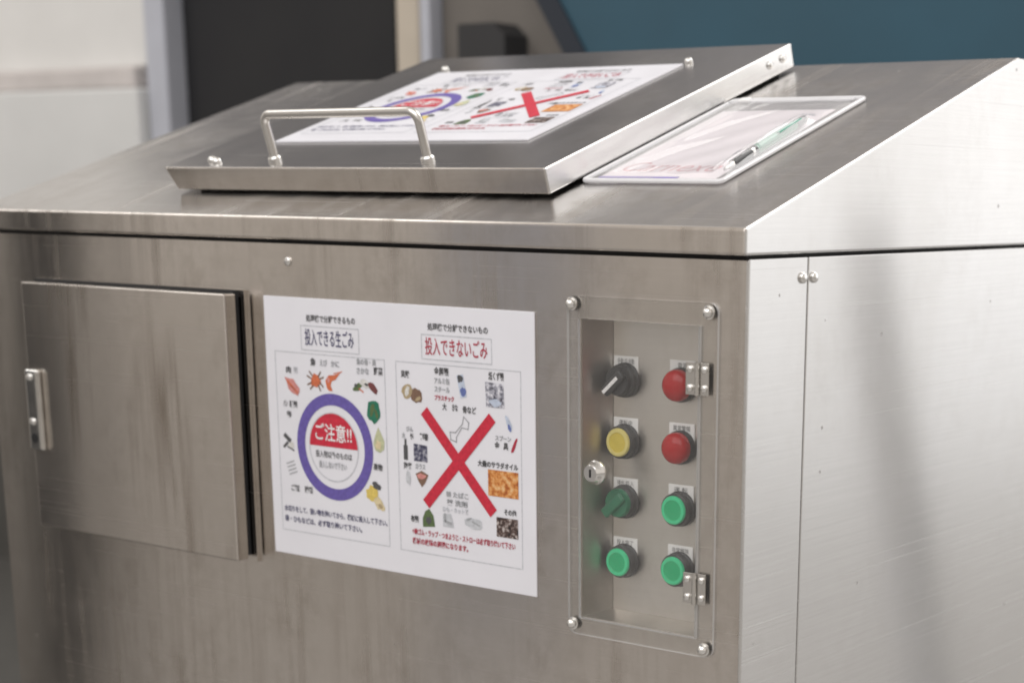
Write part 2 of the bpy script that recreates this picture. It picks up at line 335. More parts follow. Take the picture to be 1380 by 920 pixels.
obj('foot', bx((-0.22, -0.15, 0), (0.22, 0.15, 0.03), 0.004), 'post_dark', t, rot=(0, 0, math.radians(-40)))
post('reflection_rod', 'unseen thin dark rod added for the fine upright reflection on the front panel', (-0.90, -0.912, 0.0), (-0.90, -0.912, 2.4), 0.009, 'post_dark', 'rod')  # out of view, added to mirror one fine dark line

# ------------------------------------------------------------------ the machine
W = 1.1925
M = empty('food_waste_machine', (0, 0, 0))
tag(M, 'brushed stainless steel food waste machine with sloping hood, lid and control panel', 'machine')
OFF = (0, 0, ZS)
def part(name, bm, mats, smooth=False, parent=None):
    return obj(name, bm, mats, parent or M, OFF if parent is None else (0, 0, 0), smooth=smooth)
# inner carcass and plinth
part('carcass', bx((0.0025, 0.06, -0.96), (W - 0.006, 0.70, 0.004)), 'dark_gap')
part('seam_filler', bx((0.001, 0.0112, -0.03), (W - 0.006, 0.0595, 0.004)), 'dark_gap')
part('plinth', bx((0.03, 0.04, -ZS), (W - 0.03, 0.69, -0.955), 0.003), 'post_dark')
HX0, HX1, HZ0, HZ1 = 0.992, 1.1365, -0.374, -0.0665
fp = part('front_panel', plate([[(0.0, -0.95), (W - 0.0025, -0.95), (W - 0.0025, -0.0045), (0.0, -0.0045)], [(HX0, HZ0), (HX1, HZ0), (HX1, HZ1), (HX0, HZ1)]], 0.008, 0.0098), 'steel_front')
obj('screw', lathe(bmesh.new(), dome(0.0052, 0.0035), 16, axis='Y'), 'chrome', fp, (0.5736, 0.008, -0.0237), smooth=True)
part('side_panel', bx((W - 0.004, 0.0100, -0.95), (W - 0.0015, 0.1150, -0.0034), 0.001), 'steel_side')
part('side_panel', bx((W - 0.004, 0.1168, -0.95), (W - 0.0015, 0.712, -0.0034), 0.001), 'steel_side')
part('corner_trim', bx((W - 0.0040, 0.0078, -0.95), (W - 0.0008, 0.0097, -0.0045), 0.0008), 'steel_side')
for y in (0.1054, 0.1265):
    o = obj('screw', lathe(bmesh.new(), dome(0.0056, 0.0045), 16), 'chrome', M, (W - 0.0015, y, ZS - 0.0228), (0, math.pi / 2, 0), smooth=True)
part('side_panel', bx((0.0, 0.0105, -0.95), (0.002, 0.712, -0.0045)), 'steel_side')
# hood
bm = bmesh.new()
pr = [(0, 0), (0, 0.025), (0.569, 0.2097), (0.72, 0.2097), (0.72, 0)]
f0 = bm.faces.new([bm.verts.new((0, y, z)) for y, z in pr]); ex = bmesh.ops.extrude_face_region(bm, geom=[f0])
for v in [g for g in ex['geom'] if isinstance(g, bmesh.types.BMVert)]: v.co.x = W
bmesh.ops.recalc_face_normals(bm, faces=bm.faces)
bmesh.ops.bevel(bm, geom=list(bm.edges), offset=0.0028, segments=3, affect='EDGES', profile=0.5)
for f in bm.faces:
    c = f.calc_center_median()
    if f.normal.x > 0.7: f.material_index = 1
    elif f.normal.y < -0.7: f.material_index = 2
hood = part('hood', bm, ['steel_hood', 'steel_side', 'steel_front'])
SL = (AL, 0, 0); SLOC = Vector((0, 0, ZS + 0.025))
def on_slope(x, s, h): return SLOC + Vector((x, s * math.cos(AL) - h * math.sin(AL), s * math.sin(AL) + h * math.cos(AL)))
# lid
LX0, LX1, LS0, LS1, LH0, LH1 = 0.304, 0.9025, 0.076, 0.578, 0.0038, 0.0315
bm = bmesh.new()
vs = [bm.verts.new(q) for q in ((LX0 + 0.014, LS0, LH0), (LX1, LS0, LH0), (LX1, LS1, LH0), (LX0 + 0.014, LS1, LH0), (LX0, LS0, LH1), (LX1, LS0, LH1), (LX1, LS1, LH1), (LX0, LS1, LH1))]
for f in ((3, 2, 1, 0), (4, 5, 6, 7), (0, 1, 5, 4), (1, 2, 6, 5), (2, 3, 7, 6), (3, 0, 4, 7)): bm.faces.new([vs[i] for i in f])
bmesh.ops.recalc_face_normals(bm, faces=bm.faces)
bmesh.ops.bevel(bm, geom=list(bm.edges), offset=0.002, segments=3, affect='EDGES', profile=0.5)
for f in bm.faces:
    if f.normal.x > 0.7: f.material_index = 1
    elif f.normal.y < -0.7: f.material_index = 2
lid = obj('lid', bm, ['steel_lid', 'steel_side', 'steel_front'], M, SLOC, SL)
obj('gasket', bx((LX0 + 0.03, LS0 + 0.020, 0.0004), (LX1 - 0.012, LS1 - 0.02, LH0 + 0.0004)), 'rubber', lid)
hx0, hx1, hs, ht = 0.4745, 0.7175, 0.102, 0.0855
pth = [(hx0, hs, LH1 - 0.002), (hx0, hs, ht - 0.012)] + [(hx0 + 0.012 - 0.012 * math.cos(a), hs, ht - 0.012 + 0.012 * math.sin(a)) for a in [math.pi / 2 * k / 5 for k in range(1, 6)]]
pth += [(hx1 - 0.012 + 0.012 * math.sin(a), hs, ht - 0.012 + 0.012 * math.cos(a)) for a in [math.pi / 2 * k / 5 for k in range(0, 6)]] + [(hx1, hs, LH1 - 0.002)]
obj('handle', tube(bmesh.new(), pth, 0.0052, 16), 'satin_steel', lid, smooth=True)
for x in (hx0, hx1): obj('handle_nut', lathe(bmesh.new(), [(0.0082, 0), (0.0082, 0.004), (0.0065, 0.006), (0.0, 0.006)], 20), 'chrome', lid, (x, hs, LH1), smooth=True)
for x, s, r in ((0.396, 0.5065, 0.0055), (0.801, 0.501, 0.0055), (0.3655, 0.1015, 0.0062), (0.379, 0.096, 0.0062)): obj('bolt', lathe(bmesh.new(), dome(r, 0.006), 16), 'chrome', lid, (x, s, LH1), smooth=True)
for s in (0.523, 0.553): obj('hinge_screw', lathe(bmesh.new(), dome(0.005, 0.004), 14), 'chrome', lid, (LX1, s, 0.0195), (0, math.pi / 2, 0), smooth=True)
# access door
dx0, dx1, dz0, dz1 = 0.1178, 0.4975, -0.3728, -0.0622
door = part('access_door', bx((dx0, -0.022, dz0), (dx1, -0.0045, dz1), 0.0018, 3), 'steel_door')
part('door_gasket', bx((dx0 + 0.004, -0.0044, dz0 + 0.004), (dx1 - 0.004, 0.0035, dz1 + 0.0035)), 'rubber', parent=door)  # rubber seal, also raised past the door top to draw its shadow gap
part('door_frame', plate([[(dx0 - 0.004, dz0 - 0.004), (dx1 + 0.005, dz0 - 0.004), (dx1 + 0.005, dz1 + 0.004), (dx0 - 0.004, dz1 + 0.004)], [(dx0 + 0.004, dz0 + 0.004), (dx1 - 0.0005, dz0 + 0.004), (dx1 - 0.0005, dz1 - 0.004), (dx0 + 0.004, dz1 - 0.004)]], 0.0036, 0.0079), 'steel_front', parent=door)
# pull latch on the door
lt = part('door_latch', bx((0.1195, -0.0290, -0.2725), (0.1460, -0.0222, -0.1705), 0.003, 3), 'chrome', parent=door)
def sub(name, bm, mat, parent, loc=(0, 0, 0), rot=(0, 0, 0), smooth=True): return obj(name, bm, mat, parent, loc, rot, smooth)
sub('latch_lip', bx((0.1405, -0.0310, -0.2700), (0.1450, -0.0286, -0.1730), 0.001, 2), 'chrome', door, smooth=False)
sub('latch_screw', lathe(bmesh.new(), dome(0.0048, 0.003), 16, axis='Y'), 'chrome', door, (0.130, -0.0290, -0.180))
sub('latch_screw', lathe(bmesh.new(), dome(0.0048, 0.003), 16, axis='Y'), 'chrome', door, (0.130, -0.0290, -0.2365))
sub('keyhole', lathe(bmesh.new(), [(0.0062, 0), (0.0062, 0.0006), (0.0, 0.0006)], 16, axis='Y'), 'dark_gap', door, (0.131, -0.0290, -0.2575))

# ---- control recess: a small box behind the front panel
BY = 0.045
cb = part('control_box', bx((1.004, BY, HZ0 - 0.001), (HX1 + 0.02, BY + 0.002, HZ1 + 0.02)), 'steel_box')
def quad_wall(pts, name):
    bm = bmesh.new(); f = bm.faces.new([bm.verts.new(p) for p in pts]); n = f.normal if f.normal.length else None
    f.normal_update(); n = f.normal.copy()
    ex = bmesh.ops.extrude_face_region(bm, geom=[f])
    for v in [g for g in ex['geom'] if isinstance(g, bmesh.types.BMVert)]: v.co -= n * 0.0012
    return part(name, bm, 'steel_box', parent=cb)
quad_wall([(HX0, 0.0099, HZ0), (HX0, 0.0099, HZ1), (1.0045, BY - 0.0002, HZ1), (1.0045, BY - 0.0002, HZ0)], 'left_wall')
quad_wall([(HX0, 0.0099, HZ0), (1.0045, BY - 0.0002, HZ0 + 0.004), (HX1 + 0.015, BY - 0.0002, HZ0 + 0.004), (HX1 + 0.001, 0.0099, HZ0)], 'bottom_wall')
quad_wall([(HX1 + 0.001, 0.0099, HZ0), (HX1 + 0.016, BY - 0.0002, HZ0), (HX1 + 0.016, BY - 0.0002, HZ1), (HX1 + 0.001, 0.0099, HZ1)], 'right_wall')
quad_wall([(HX0, 0.0099, HZ1 + 0.001), (HX1 + 0.001, 0.0099, HZ1 + 0.001), (HX1 + 0.016, BY - 0.0002, HZ1 + 0.001), (1.0045, BY - 0.0002, HZ1 + 0.001)], 'top_wall')

def text_bm(body, size, width=None, align='LEFT', shear=0.0, bold=0.0):
    c = bpy.data.curves.new('lettering', 'FONT'); c.body = body; c.size = size; c.align_x = align; c.align_y = 'CENTER'; c.shear = shear; c.offset = bold; c.resolution_u = 3
    o = bpy.data.objects.new('lettering', c); COL.objects.link(o)
    dg = bpy.context.evaluated_depsgraph_get(); me = bpy.data.meshes.new_from_object(o.evaluated_get(dg))
    bm = bmesh.new(); bm.from_mesh(me); bpy.data.objects.remove(o); bpy.data.curves.remove(c); bpy.data.meshes.remove(me)
    if width and len(bm.verts):
        xs = [v.co.x for v in bm.verts]; k = width / (max(xs) - min(xs)); x0 = min(xs) if align == 'LEFT' else 0
        for v in bm.verts: v.co.x = (v.co.x - x0) * k
    return bm
RX90 = (math.pi / 2, 0, 0)
def fix_up(o, d):                      # printed faces look outwards
    return o
def label_plate(x, z, txt, par):
    pl = obj('label_plate', bx((-0.0155, -0.0012, -0.012), (0.0155, 0, 0.0185), 0.0004), 'white_plastic', par, (0, 0, 0.0055))
    obj('label_text', text_bm(txt, 0.0058, min(0.021, 0.0056 * len(txt)), 'CENTER'), 'ink_black', par, (0, -0.0014, 0.0185), RX90)
def switch(kind, x, z, txt, label):
    root = empty(kind, (x, BY, ZS + z), (0, 0, 0), M); root['label'] = label
    label_plate(x, z, txt, root); return root
C1, C2 = 1.0225, 1.0925
ROW = [-0.1285 - 0.0622 * i for i in range(4)]
def bezel(root, r=0.0165, d=0.015, mat='black_plastic'):
    obj('collar', lathe(bmesh.new(), [(r + 0.0012, 0.0012), (r + 0.0012, 0.004), (r, 0.005), (r, d - 0.0015), (r - 0.0015, d), (r - 0.0035, d), (r - 0.004, d - 0.002), (0, d - 0.002)], 32, axis='Y'), mat, root, smooth=True)
def selector(x, z, txt, label, mat, mark):
    root = switch('selector_switch', x, z, txt, label); bezel(root, 0.0165, 0.012)
    obj('knob', lathe(bmesh.new(), [(0.0148, 0.0105), (0.0148, 0.016), (0.0138, 0.0175), (0, 0.0175)], 32, axis='Y'), mat, root, smooth=True)
    bm = bmesh.new(); box(bm, (-0.0185, -0.0225, -0.0056), (0.0125, -0.0162, 0.0056), 0.0022, 3)
    obj('lever', bm, mat, root, rot=(0, math.radians(-42), 0), smooth=True)
    if mark: obj('pointer_mark', bx((-0.0178, -0.0231, -0.0018), (0.006, -0.0224, 0.0018)), mark, root, rot=(0, math.radians(-42), 0))
selector(C1, ROW[0], '手動 切 自動', 'black selector switch with white pointer', 'black_plastic', 'ink_white')
def dome_lamp(x, z, txt, label):
    root = switch('indicator_lamp', x, z, txt, label)
    obj('collar', lathe(bmesh.new(), [(0.0172, 0.0012), (0.0172, 0.006), (0.016, 0.008), (0, 0.008)], 32, axis='Y'), 'black_plastic', root, smooth=True)
    obj('lens', lathe(bmesh.new(), [(0.0158, 0.0075), (0.0158, 0.012)] + [(0.0158 * math.cos(a), 0.012 + 0.010 * math.sin(a)) for a in [math.pi / 2 * k / 8 for k in range(1, 9)]], 36, axis='Y'), 'lens_red', root, smooth=True)
dome_lamp(C2, ROW[0], '電源', 'red domed lamp in the top row, partly behind a hinge')
dome_lamp(C2, ROW[1], '異常警報', 'red domed lamp in the second row')
def flat_button(kind, x, z, txt, label, mat, rim, col_mat='black_plastic'):
    root = switch(kind, x, z, txt, label); bezel(root, 0.0168, 0.0135, col_mat)
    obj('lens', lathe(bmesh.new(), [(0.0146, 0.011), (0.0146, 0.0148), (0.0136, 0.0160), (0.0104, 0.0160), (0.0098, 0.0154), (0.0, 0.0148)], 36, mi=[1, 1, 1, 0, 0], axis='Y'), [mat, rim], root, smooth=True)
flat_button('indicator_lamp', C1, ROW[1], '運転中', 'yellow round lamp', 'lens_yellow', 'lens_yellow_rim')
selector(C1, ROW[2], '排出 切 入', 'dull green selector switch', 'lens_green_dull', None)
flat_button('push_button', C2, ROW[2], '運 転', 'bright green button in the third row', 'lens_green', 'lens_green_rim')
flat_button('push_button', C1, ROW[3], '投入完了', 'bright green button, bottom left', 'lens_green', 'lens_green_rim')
flat_button('push_button', C2, ROW[3], '非常解除', 'bright green button, bottom right, partly behind a hinge', 'lens_green', 'lens_green_rim')

# ---- clear cover over the recess
cv = part('clear_cover', plate([rrect(0.9775, 1.1600, -0.3915, -0.0445, 0.010), [(HX0 - 0.0005, HZ0 + 0.0), (HX1 + 0.003, HZ0), (HX1 + 0.003, HZ1), (HX0 - 0.0005, HZ1)]], 0.0045, 0.0078, 1), ['acrylic', 'acrylic_edge'])
part('cover_door', bx((HX0 + 0.0008, 0.0040, HZ0 + 0.0012), (HX1 + 0.0017, 0.0072, HZ1 - 0.0012), 0.0005, 1), ['acrylic', 'acrylic_edge'], parent=cv)
dm = cv.children[0].data; 
for p in dm.polygons:
    if abs(p.normal.y) < 0.5: p.material_index = 1
for x, z in ((0.984, -0.0523), (1.1500, -0.0533), (1.1500, -0.3832), (0.984, -0.3805)):
    obj('cap_screw', lathe(bmesh.new(), [(0.0068, 0), (0.0068, 0.001)] + dome(0.0056, 0.0075)[1:], 18, axis='Y'), 'chrome', cv, (x, 0.0045, z), smooth=True)
for z in (-0.1165, -0.3225):
    xh = HX1 + 0.0025
    obj('hinge_leaf', bx((xh - 0.0140, 0.0026, z - 0.0155), (xh - 0.0028, 0.0039, z + 0.0155), 0.0004), 'satin_steel', cv)
    obj('hinge_leaf', bx((xh + 0.0028, 0.0030, z - 0.0155), (xh + 0.0125, 0.0044, z + 0.0155), 0.0004), 'satin_steel', cv)
    obj('hinge_pin', tube(bmesh.new(), [(xh, 0.0020, z - 0.0158), (xh, 0.0020, z + 0.0158)], 0.0026, 12), 'satin_steel', cv, smooth=True)
    for sx in (-0.0086, 0.0078):
        for dz in (-0.009, 0.009): obj('hinge_screw', lathe(bmesh.new(), dome(0.0036, 0.003), 14, axis='Y'), 'chrome', cv, (xh + sx, 0.0026 if sx < 0 else 0.0030, z + dz), smooth=True)
obj('cam_lock', lathe(bmesh.new(), [(0.0122, 0), (0.0122, 0.002), (0.0100, 0.0045), (0.0092, 0.0095), (0.0080, 0.0108), (0, 0.0108)], 28, axis='Y'), 'chrome', cv, (1.0155, 0.0040, -0.2187), smooth=True)
obj('key_slot', bx((-0.0009, -0.0006, -0.004), (0.0009, 0.0, 0.004)), 'dark_gap', cv, (1.0155, 0.0040 - 0.0108, -0.2187))

# ------------------------------------------------------------------ notices (same printed design)
SHW, SHH = 0.4012, 0.2972
def shape(pts, z): 
    bm = bmesh.new(); bm.faces.new([bm.verts.new((x / 1000, -y / 1000, z)) for x, y in pts]); return bm
def flat(bm):
    for f in bm.faces:
        f.normal_update()
        if f.normal.z < 0: f.normal_flip()
    return bm
def add_poly(bm, pts, z, mi):
    f = bm.faces.new([bm.verts.new((x / 1000, -y / 1000, z)) for x, y in pts]); f.material_index = mi
def circ(cx, cy, r, a0=0, a1=360, n=40, ry=None):
    return [(cx + r * math.cos(math.radians(a0 + (a1 - a0) * k / n)), cy - (ry or r) * math.sin(math.radians(a0 + (a1 - a0) * k / n))) for k in range(n + (0 if a1 - a0 == 360 else 1))]
def ringbm(cx, cy, r0, r1, z, n=64):
    bm = bmesh.new(); a = circ(cx, cy, r0, n=n); b = circ(cx, cy, r1, n=n)
    va = [bm.verts.new((x / 1000, -y / 1000, z)) for x, y in a]; vb = [bm.verts.new((x / 1000, -y / 1000, z)) for x, y in b]
    for k in range(n): bm.faces.new((va[k], va[(k + 1) % n], vb[(k + 1) % n], vb[k]))
    return bm
def frame_bm(x0, y0, x1, y1, wd, z):
    bm = bmesh.new()
    for a in ((x0, y0, x1, y0 + wd), (x0, y1 - wd, x1, y1), (x0, y0 + wd, x0 + wd, y1 - wd), (x1 - wd, y0 + wd, x1, y1 - wd)):
        add_poly(bm, [(a[0], a[1]), (a[2], a[1]), (a[2], a[3]), (a[0], a[3])], z, 0)
    return bm
rnd = random.Random(3)
def blob(cx, cy, rx, ry, rot=0, n=14, rough=0.22):
    out = []
    for k in range(n):
        a = 2 * math.pi * k / n; r = 1 + rnd.uniform(-rough, rough); x, y = rx * r * math.cos(a), ry * r * math.sin(a); c, s = math.cos(math.radians(rot)), math.sin(math.radians(rot))
        out.append((cx + x * c - y * s, cy + x * s + y * c))
    return out
def rot_rect(cx, cy, w, h, rot):
    c, s = math.cos(math.radians(rot)), math.sin(math.radians(rot))
    return [(cx + x * c - y * s, cy + x * s + y * c) for x, y in ((-w / 2, -h / 2), (w / 2, -h / 2), (w / 2, h / 2), (-w / 2, h / 2))]
def notice(label, loc, rot, sy=1.0):
    global rnd
    rnd = random.Random(3)
    t = empty('notice_sheet', loc, rot); t.scale = (1, sy, 1)
    tag(t, label, 'notice', 'printed waste sorting notices')
    obj('sheet', bx((0, -SHH, -0.0023), (SHW, 0, 0.0), 0.0006, 2), 'sheet_white', t)
    z1, z2, z3, z4 = 0.00025, 0.0004, 0.00055, 0.0007
    def pr(name, bm, mats, lab=None):
        o = obj(name, flat(bm), mats, t)
        if lab: o['label'] = lab
        return o
    def tx(body, x, y, size, mat, width=None, align='LEFT', bold=0.0, z=z4):
        bm = text_bm(body, size / 1000, width / 1000 if width else None, align, bold=bold)
        for v in bm.verts: v.co = (v.co.x + x / 1000, v.co.y - y / 1000, z)
        pr('printed_text', bm, mat)
    # frames
    for r in ((15, 61, 189, 269), (205, 61, 383, 270)): pr('printed_frame', frame_bm(*r, 1.0, z1), 'ink_line')
    for r in ((59, 30, 151, 58), (244, 30, 344, 57)): pr('heading_frame', frame_bm(*r, 1.1, z1 + 0.00003), 'ink_line')
    tx('処理機で分解できるもの', 69, 22.5, 8.2, 'ink_black', 77, bold=0.00015); tx('処理機で分解できないもの', 254, 22.5, 8.2, 'ink_black', 85, bold=0.00015)
    tx('投入できる生ごみ', 66, 44.5, 20, 'ink_navy', 77, bold=0.0001); tx('投入できないごみ', 250, 44, 20, 'ink_darkred', 88, bold=0.0001)
    # purple ring and centre
    pr('purple_ring', ringbm(106.5, 164.5, 60.5, 47.5, z2), 'ink_purple')
    pr('grey_ring', ringbm(105, 164.5, 39.5, 38.2, z2), 'ink_line')
    bm = bmesh.new(); add_poly(bm, circ(105, 164.5, 38.2, 0, 180), z2, 0); pr('red_half_disc', bm, 'ink_red')
    tx('ご注意!!', 105, 150, 21, 'ink_white', 58, 'CENTER', bold=0.0003)
    tx('投入物以外のものは', 105, 174, 8.5, 'ink_black', 58, 'CENTER', bold=0.0001); tx('投入しないで下さい', 103, 186, 8.5, 'ink_grey', 44, 'CENTER', bold=0.0002)
    # left pictures
    bm = bmesh.new(); add_poly(bm, blob(42, 100, 14, 6.5, 38), z2, 0); add_poly(bm, blob(40, 99, 9, 1.4, 38, 8), z3, 1); add_poly(bm, blob(45, 103, 8, 1.2, 38, 8), z3, 1); pr('meat_picture', bm, ['pic_pink', 'pic_orange'])
    bm = bmesh.new(); add_poly(bm, blob(80, 91, 8, 7), z2, 0)
    for a in (20, 50, 130, 160, 205, 235, 305, 335): c, s = math.cos(math.radians(a)), math.sin(math.radians(a)); add_poly(bm, rot_rect(80 + 10.5 * c, 91 - 9.5 * s, 8, 1.7, -a + rnd.uniform(-20, 20)), z3, 1)
    pr('crab_picture', bm, ['pic_orange', 'pic_brown'])
    bm = bmesh.new(); pts = [(98, 98), (96, 90), (101, 84), (110, 83), (120, 80), (112, 88), (106, 90), (104, 95), (107, 101), (101, 101)]; add_poly(bm, pts, z2, 0); add_poly(bm, rot_rect(116, 80, 14, 1.0, -12), z3, 0); add_poly(bm, blob(101, 89, 2, 3), z3, 1); pr('shrimp_picture', bm, ['pic_orange', 'pic_pink'])
    bm = bmesh.new(); add_poly(bm, blob(146, 94, 7, 4, -30), z2, 1); add_poly(bm, blob(158, 89, 9, 4.5, 10), z2 + .00004, 0); add_poly(bm, blob(170, 93, 8, 4, 35), z2 + .00008, 2); add_poly(bm, blob(160, 90, 3, 1.5, 10), z3, 3); add_poly(bm, blob(144, 92, 2.5, 2), z3, 3); add_poly(bm, rot_rect(152, 97, 8, 1.5, 30), z3, 4); pr('fish_picture', bm, ['pic_pale', 'pic_leaf', 'pic_maroon', 'ink_black', 'pic_orange'])
    bm = bmesh.new(); add_poly(bm, blob(170, 119, 10.5, 13, 0, 16, 0.15), z2, 0); add_poly(bm, blob(168, 117, 3, 8, 20), z3, 1); add_poly(bm, blob(174, 121, 2, 6, -20), z3, 1); pr('cabbage_picture', bm, ['pic_green', 'pic_leaf'])
    bm = bmesh.new(); add_poly(bm, [(176, 136), (180, 142), (185, 151), (184, 160), (178, 164), (171, 162), (168, 155), (171, 146)], z2, 0); add_poly(bm, blob(176, 156, 4, 5), z3, 1); pr('pear_picture', bm, ['pic_pear', 'pic_cream'])
    bm = bmesh.new(); add_poly(bm, blob(163, 212, 9, 9), z2, 0); add_poly(bm, blob(174, 222, 9, 6, 40), z2 + .00004, 1); add_poly(bm, blob(171, 202, 6.5, 4, 20), z3, 2); add_poly(bm, blob(176, 224, 4, 2.5, 40), z3, 3); pr('fruit_picture', bm, ['pic_yellow', 'pic_cream', 'ink_black', 'pic_tan'])
    bm = bmesh.new(); add_poly(bm, rot_rect(30, 160, 13, 5, 35), z2, 0); add_poly(bm, rot_rect(27, 168, 10, 3, -40), z3, 0); add_poly(bm, blob(36, 168, 5, 4), z2, 1); add_poly(bm, rot_rect(35, 172, 12, 1.6, 20), z3, 0); pr('bowl_picture', bm, ['ink_black', 'pic_pale'])
    bm = bmesh.new()
    for k in range(4): add_poly(bm, rot_rect(33 + k * 1.5, 188 + 4 * k, 14, 1.3, -18), z2 + k * .00002, 0)
    pr('tray_picture', bm, 'ink_grey')
    for b_, x, y, s, wd, m in (('肉', 33, 82, 8, 8, 'ink_black'), ('類', 45, 82, 8, 7, 'ink_line'), ('魚', 73, 71, 9, 9, 'ink_black'), ('えび', 88, 71, 8, 12, 'ink_grey'), ('かに', 106, 71, 8, 13, 'ink_grey'), ('魚の骨・貝', 146, 66, 7, 30, 'ink_grey'), ('さかな', 146, 76, 8, 19, 'ink_grey'), ('野菜', 172, 75, 9, 14, 'ink_black'), ('パン', 26, 121, 8, 7, 'ink_black'), ('麺類', 36, 121, 8, 13, 'ink_black'), ('卵', 31, 133, 8, 7, 'ink_black'), ('果物', 167, 181, 8, 14, 'ink_black'), ('ご飯', 33, 218, 8, 14, 'ink_black'), ('残飯', 55, 218, 8, 14, 'ink_black')):
        tx(b_, x, y, s, m, wd, bold=0.0002)
    tx('水切りをして、固い物を除いてから、機械に投入して下さい。', 20, 243, 7.6, 'ink_navy', 166, bold=0.00015); tx('袋・ひもなどは、必ず取り除いて下さい。', 20, 255, 7.6, 'ink_navy', 126, bold=0.00015)
    # red cross
    bm = bmesh.new(); add_poly(bm, rot_rect(294.5, 163, 141, 12.5, 46.3), z3, 0); pr('red_bar', bm, 'ink_red')
    bm = bmesh.new(); add_poly(bm, rot_rect(294.5, 163, 141, 12.5, -46.3), z3 + 0.00005, 0); pr('red_bar', bm, 'ink_red')
    # right pictures
    bm = bmesh.new(); add_poly(bm, blob(222, 93, 8, 8, 20), z2, 0); add_poly(bm, blob(236, 97, 8, 8, -30), z2 + .00004, 1); add_poly(bm, blob(222, 92, 3, 6, 20), z3, 2); add_poly(bm, blob(238, 100, 5, 2, -30), z3, 3); pr('shell_picture', bm, ['pic_tan', 'pic_brown', 'pic_pale', 'pic_tan'])
    bm = bmesh.new(); add_poly(bm, rot_rect(301, 82, 9, 24, -12), z2, 0); add_poly(bm, blob(299, 74, 4, 4), z3, 1); add_poly(bm, blob(303, 88, 4, 5), z3, 2); pr('can_picture', bm, ['pic_lightblue', 'ink_black', 'pic_blue'])
    bm = bmesh.new(); add_poly(bm, [(334, 75), (359, 76), (360, 101), (335, 101)], z2, 0); add_poly(bm, blob(348, 96, 8, 4), z3, 1); pr('rubbish_photo', bm, ['photo_grey', 'pic_lightblue'])
    bm = bmesh.new()
    for a, b2 in (((303, 114), (310, 120)), ((310, 120), (309, 127)), ((309, 127), (300, 126)), ((300, 126), (292, 137)), ((303, 114), (301, 122)), ((301, 122), (291, 132)), ((291, 132), (283, 132)), ((283, 132), (284, 140)), ((284, 140), (292, 142)), ((292, 142), (292, 137))):
        cx, cy = (a[0] + b2[0]) / 2, (a[1] + b2[1]) / 2; L = math.hypot(b2[0] - a[0], b2[1] - a[1]); add_poly(bm, rot_rect(cx, cy, L + 1, 1.1, math.degrees(math.atan2(b2[1] - a[1], b2[0] - a[0]))), z2, 0)
    pr('bone_picture', bm, 'ink_grey')
    bm = bmesh.new(); add_poly(bm, blob(366, 116, 3, 9, -25), z2, 0); add_poly(bm, blob(367, 121, 2, 4, -25), z3, 1); pr('spoon_picture', bm, ['pic_lightblue', 'pic_blue'])
    bm = bmesh.new(); add_poly(bm, blob(373, 139, 2, 8, 25), z2, 0); pr('chilli_picture', bm, 'ink_darkred')
    bm = bmesh.new(); add_poly(bm, [(336, 167), (378, 167), (378, 195), (336, 195)], z2, 0); pr('oil_photo', bm, 'photo_orange')
    bm = bmesh.new(); add_poly(bm, [(347, 217), (377, 217), (377, 238), (347, 238)], z2, 0); pr('grill_photo', bm, 'photo_dark')
    bm = bmesh.new(); add_poly(bm, [(214, 152), (220, 152), (220, 168), (214, 168)], z2, 0); add_poly(bm, [(215.5, 145), (218.5, 145), (218.5, 152), (215.5, 152)], z2, 0); pr('bottle_picture', bm, 'ink_black')
    bm = bmesh.new(); add_poly(bm, [(229, 149), (249, 150), (249, 168), (229, 168)], z2, 0); pr('parcel_photo', bm, 'photo_navy')
    bm = bmesh.new(); add_poly(bm, [(231, 182), (240, 178), (250, 182), (245, 191), (240, 196), (235, 190)], z2, 0); add_poly(bm, blob(240, 184, 7, 3), z3, 1); pr('plate_picture', bm, ['pic_brown', 'pic_pink'])
    bm = bmesh.new(); add_poly(bm, blob(220, 188, 4, 8, 0), z2, 0); pr('cup_picture', bm, 'ink_line')
    bm = bmesh.new(); add_poly(bm, [(244, 222), (250, 219), (256, 226), (258, 238), (240, 240), (240, 230)], z2, 0); add_poly(bm, blob(249, 232, 4, 4), z3, 1); pr('bag_picture', bm, ['pic_leaf', 'ink_black'])
    bm = bmesh.new(); add_poly(bm, [(270, 222), (282, 221), (286, 236), (270, 236)], z2, 0); add_poly(bm, rot_rect(278, 231, 10, 3, 10), z3, 1); add_poly(bm, rot_rect(273, 226, 3, 9, 0), z3, 1); pr('net_picture', bm, ['ink_line', 'ink_grey'])
    bm = bmesh.new(); add_poly(bm, blob(314, 228, 13, 6), z2, 0); add_poly(bm, rot_rect(318, 228, 12, 2, 20), z3, 1); add_poly(bm, rot_rect(308, 224, 8, 2, -20), z3, 1); pr('string_picture', bm, ['ink_line', 'ink_grey'])
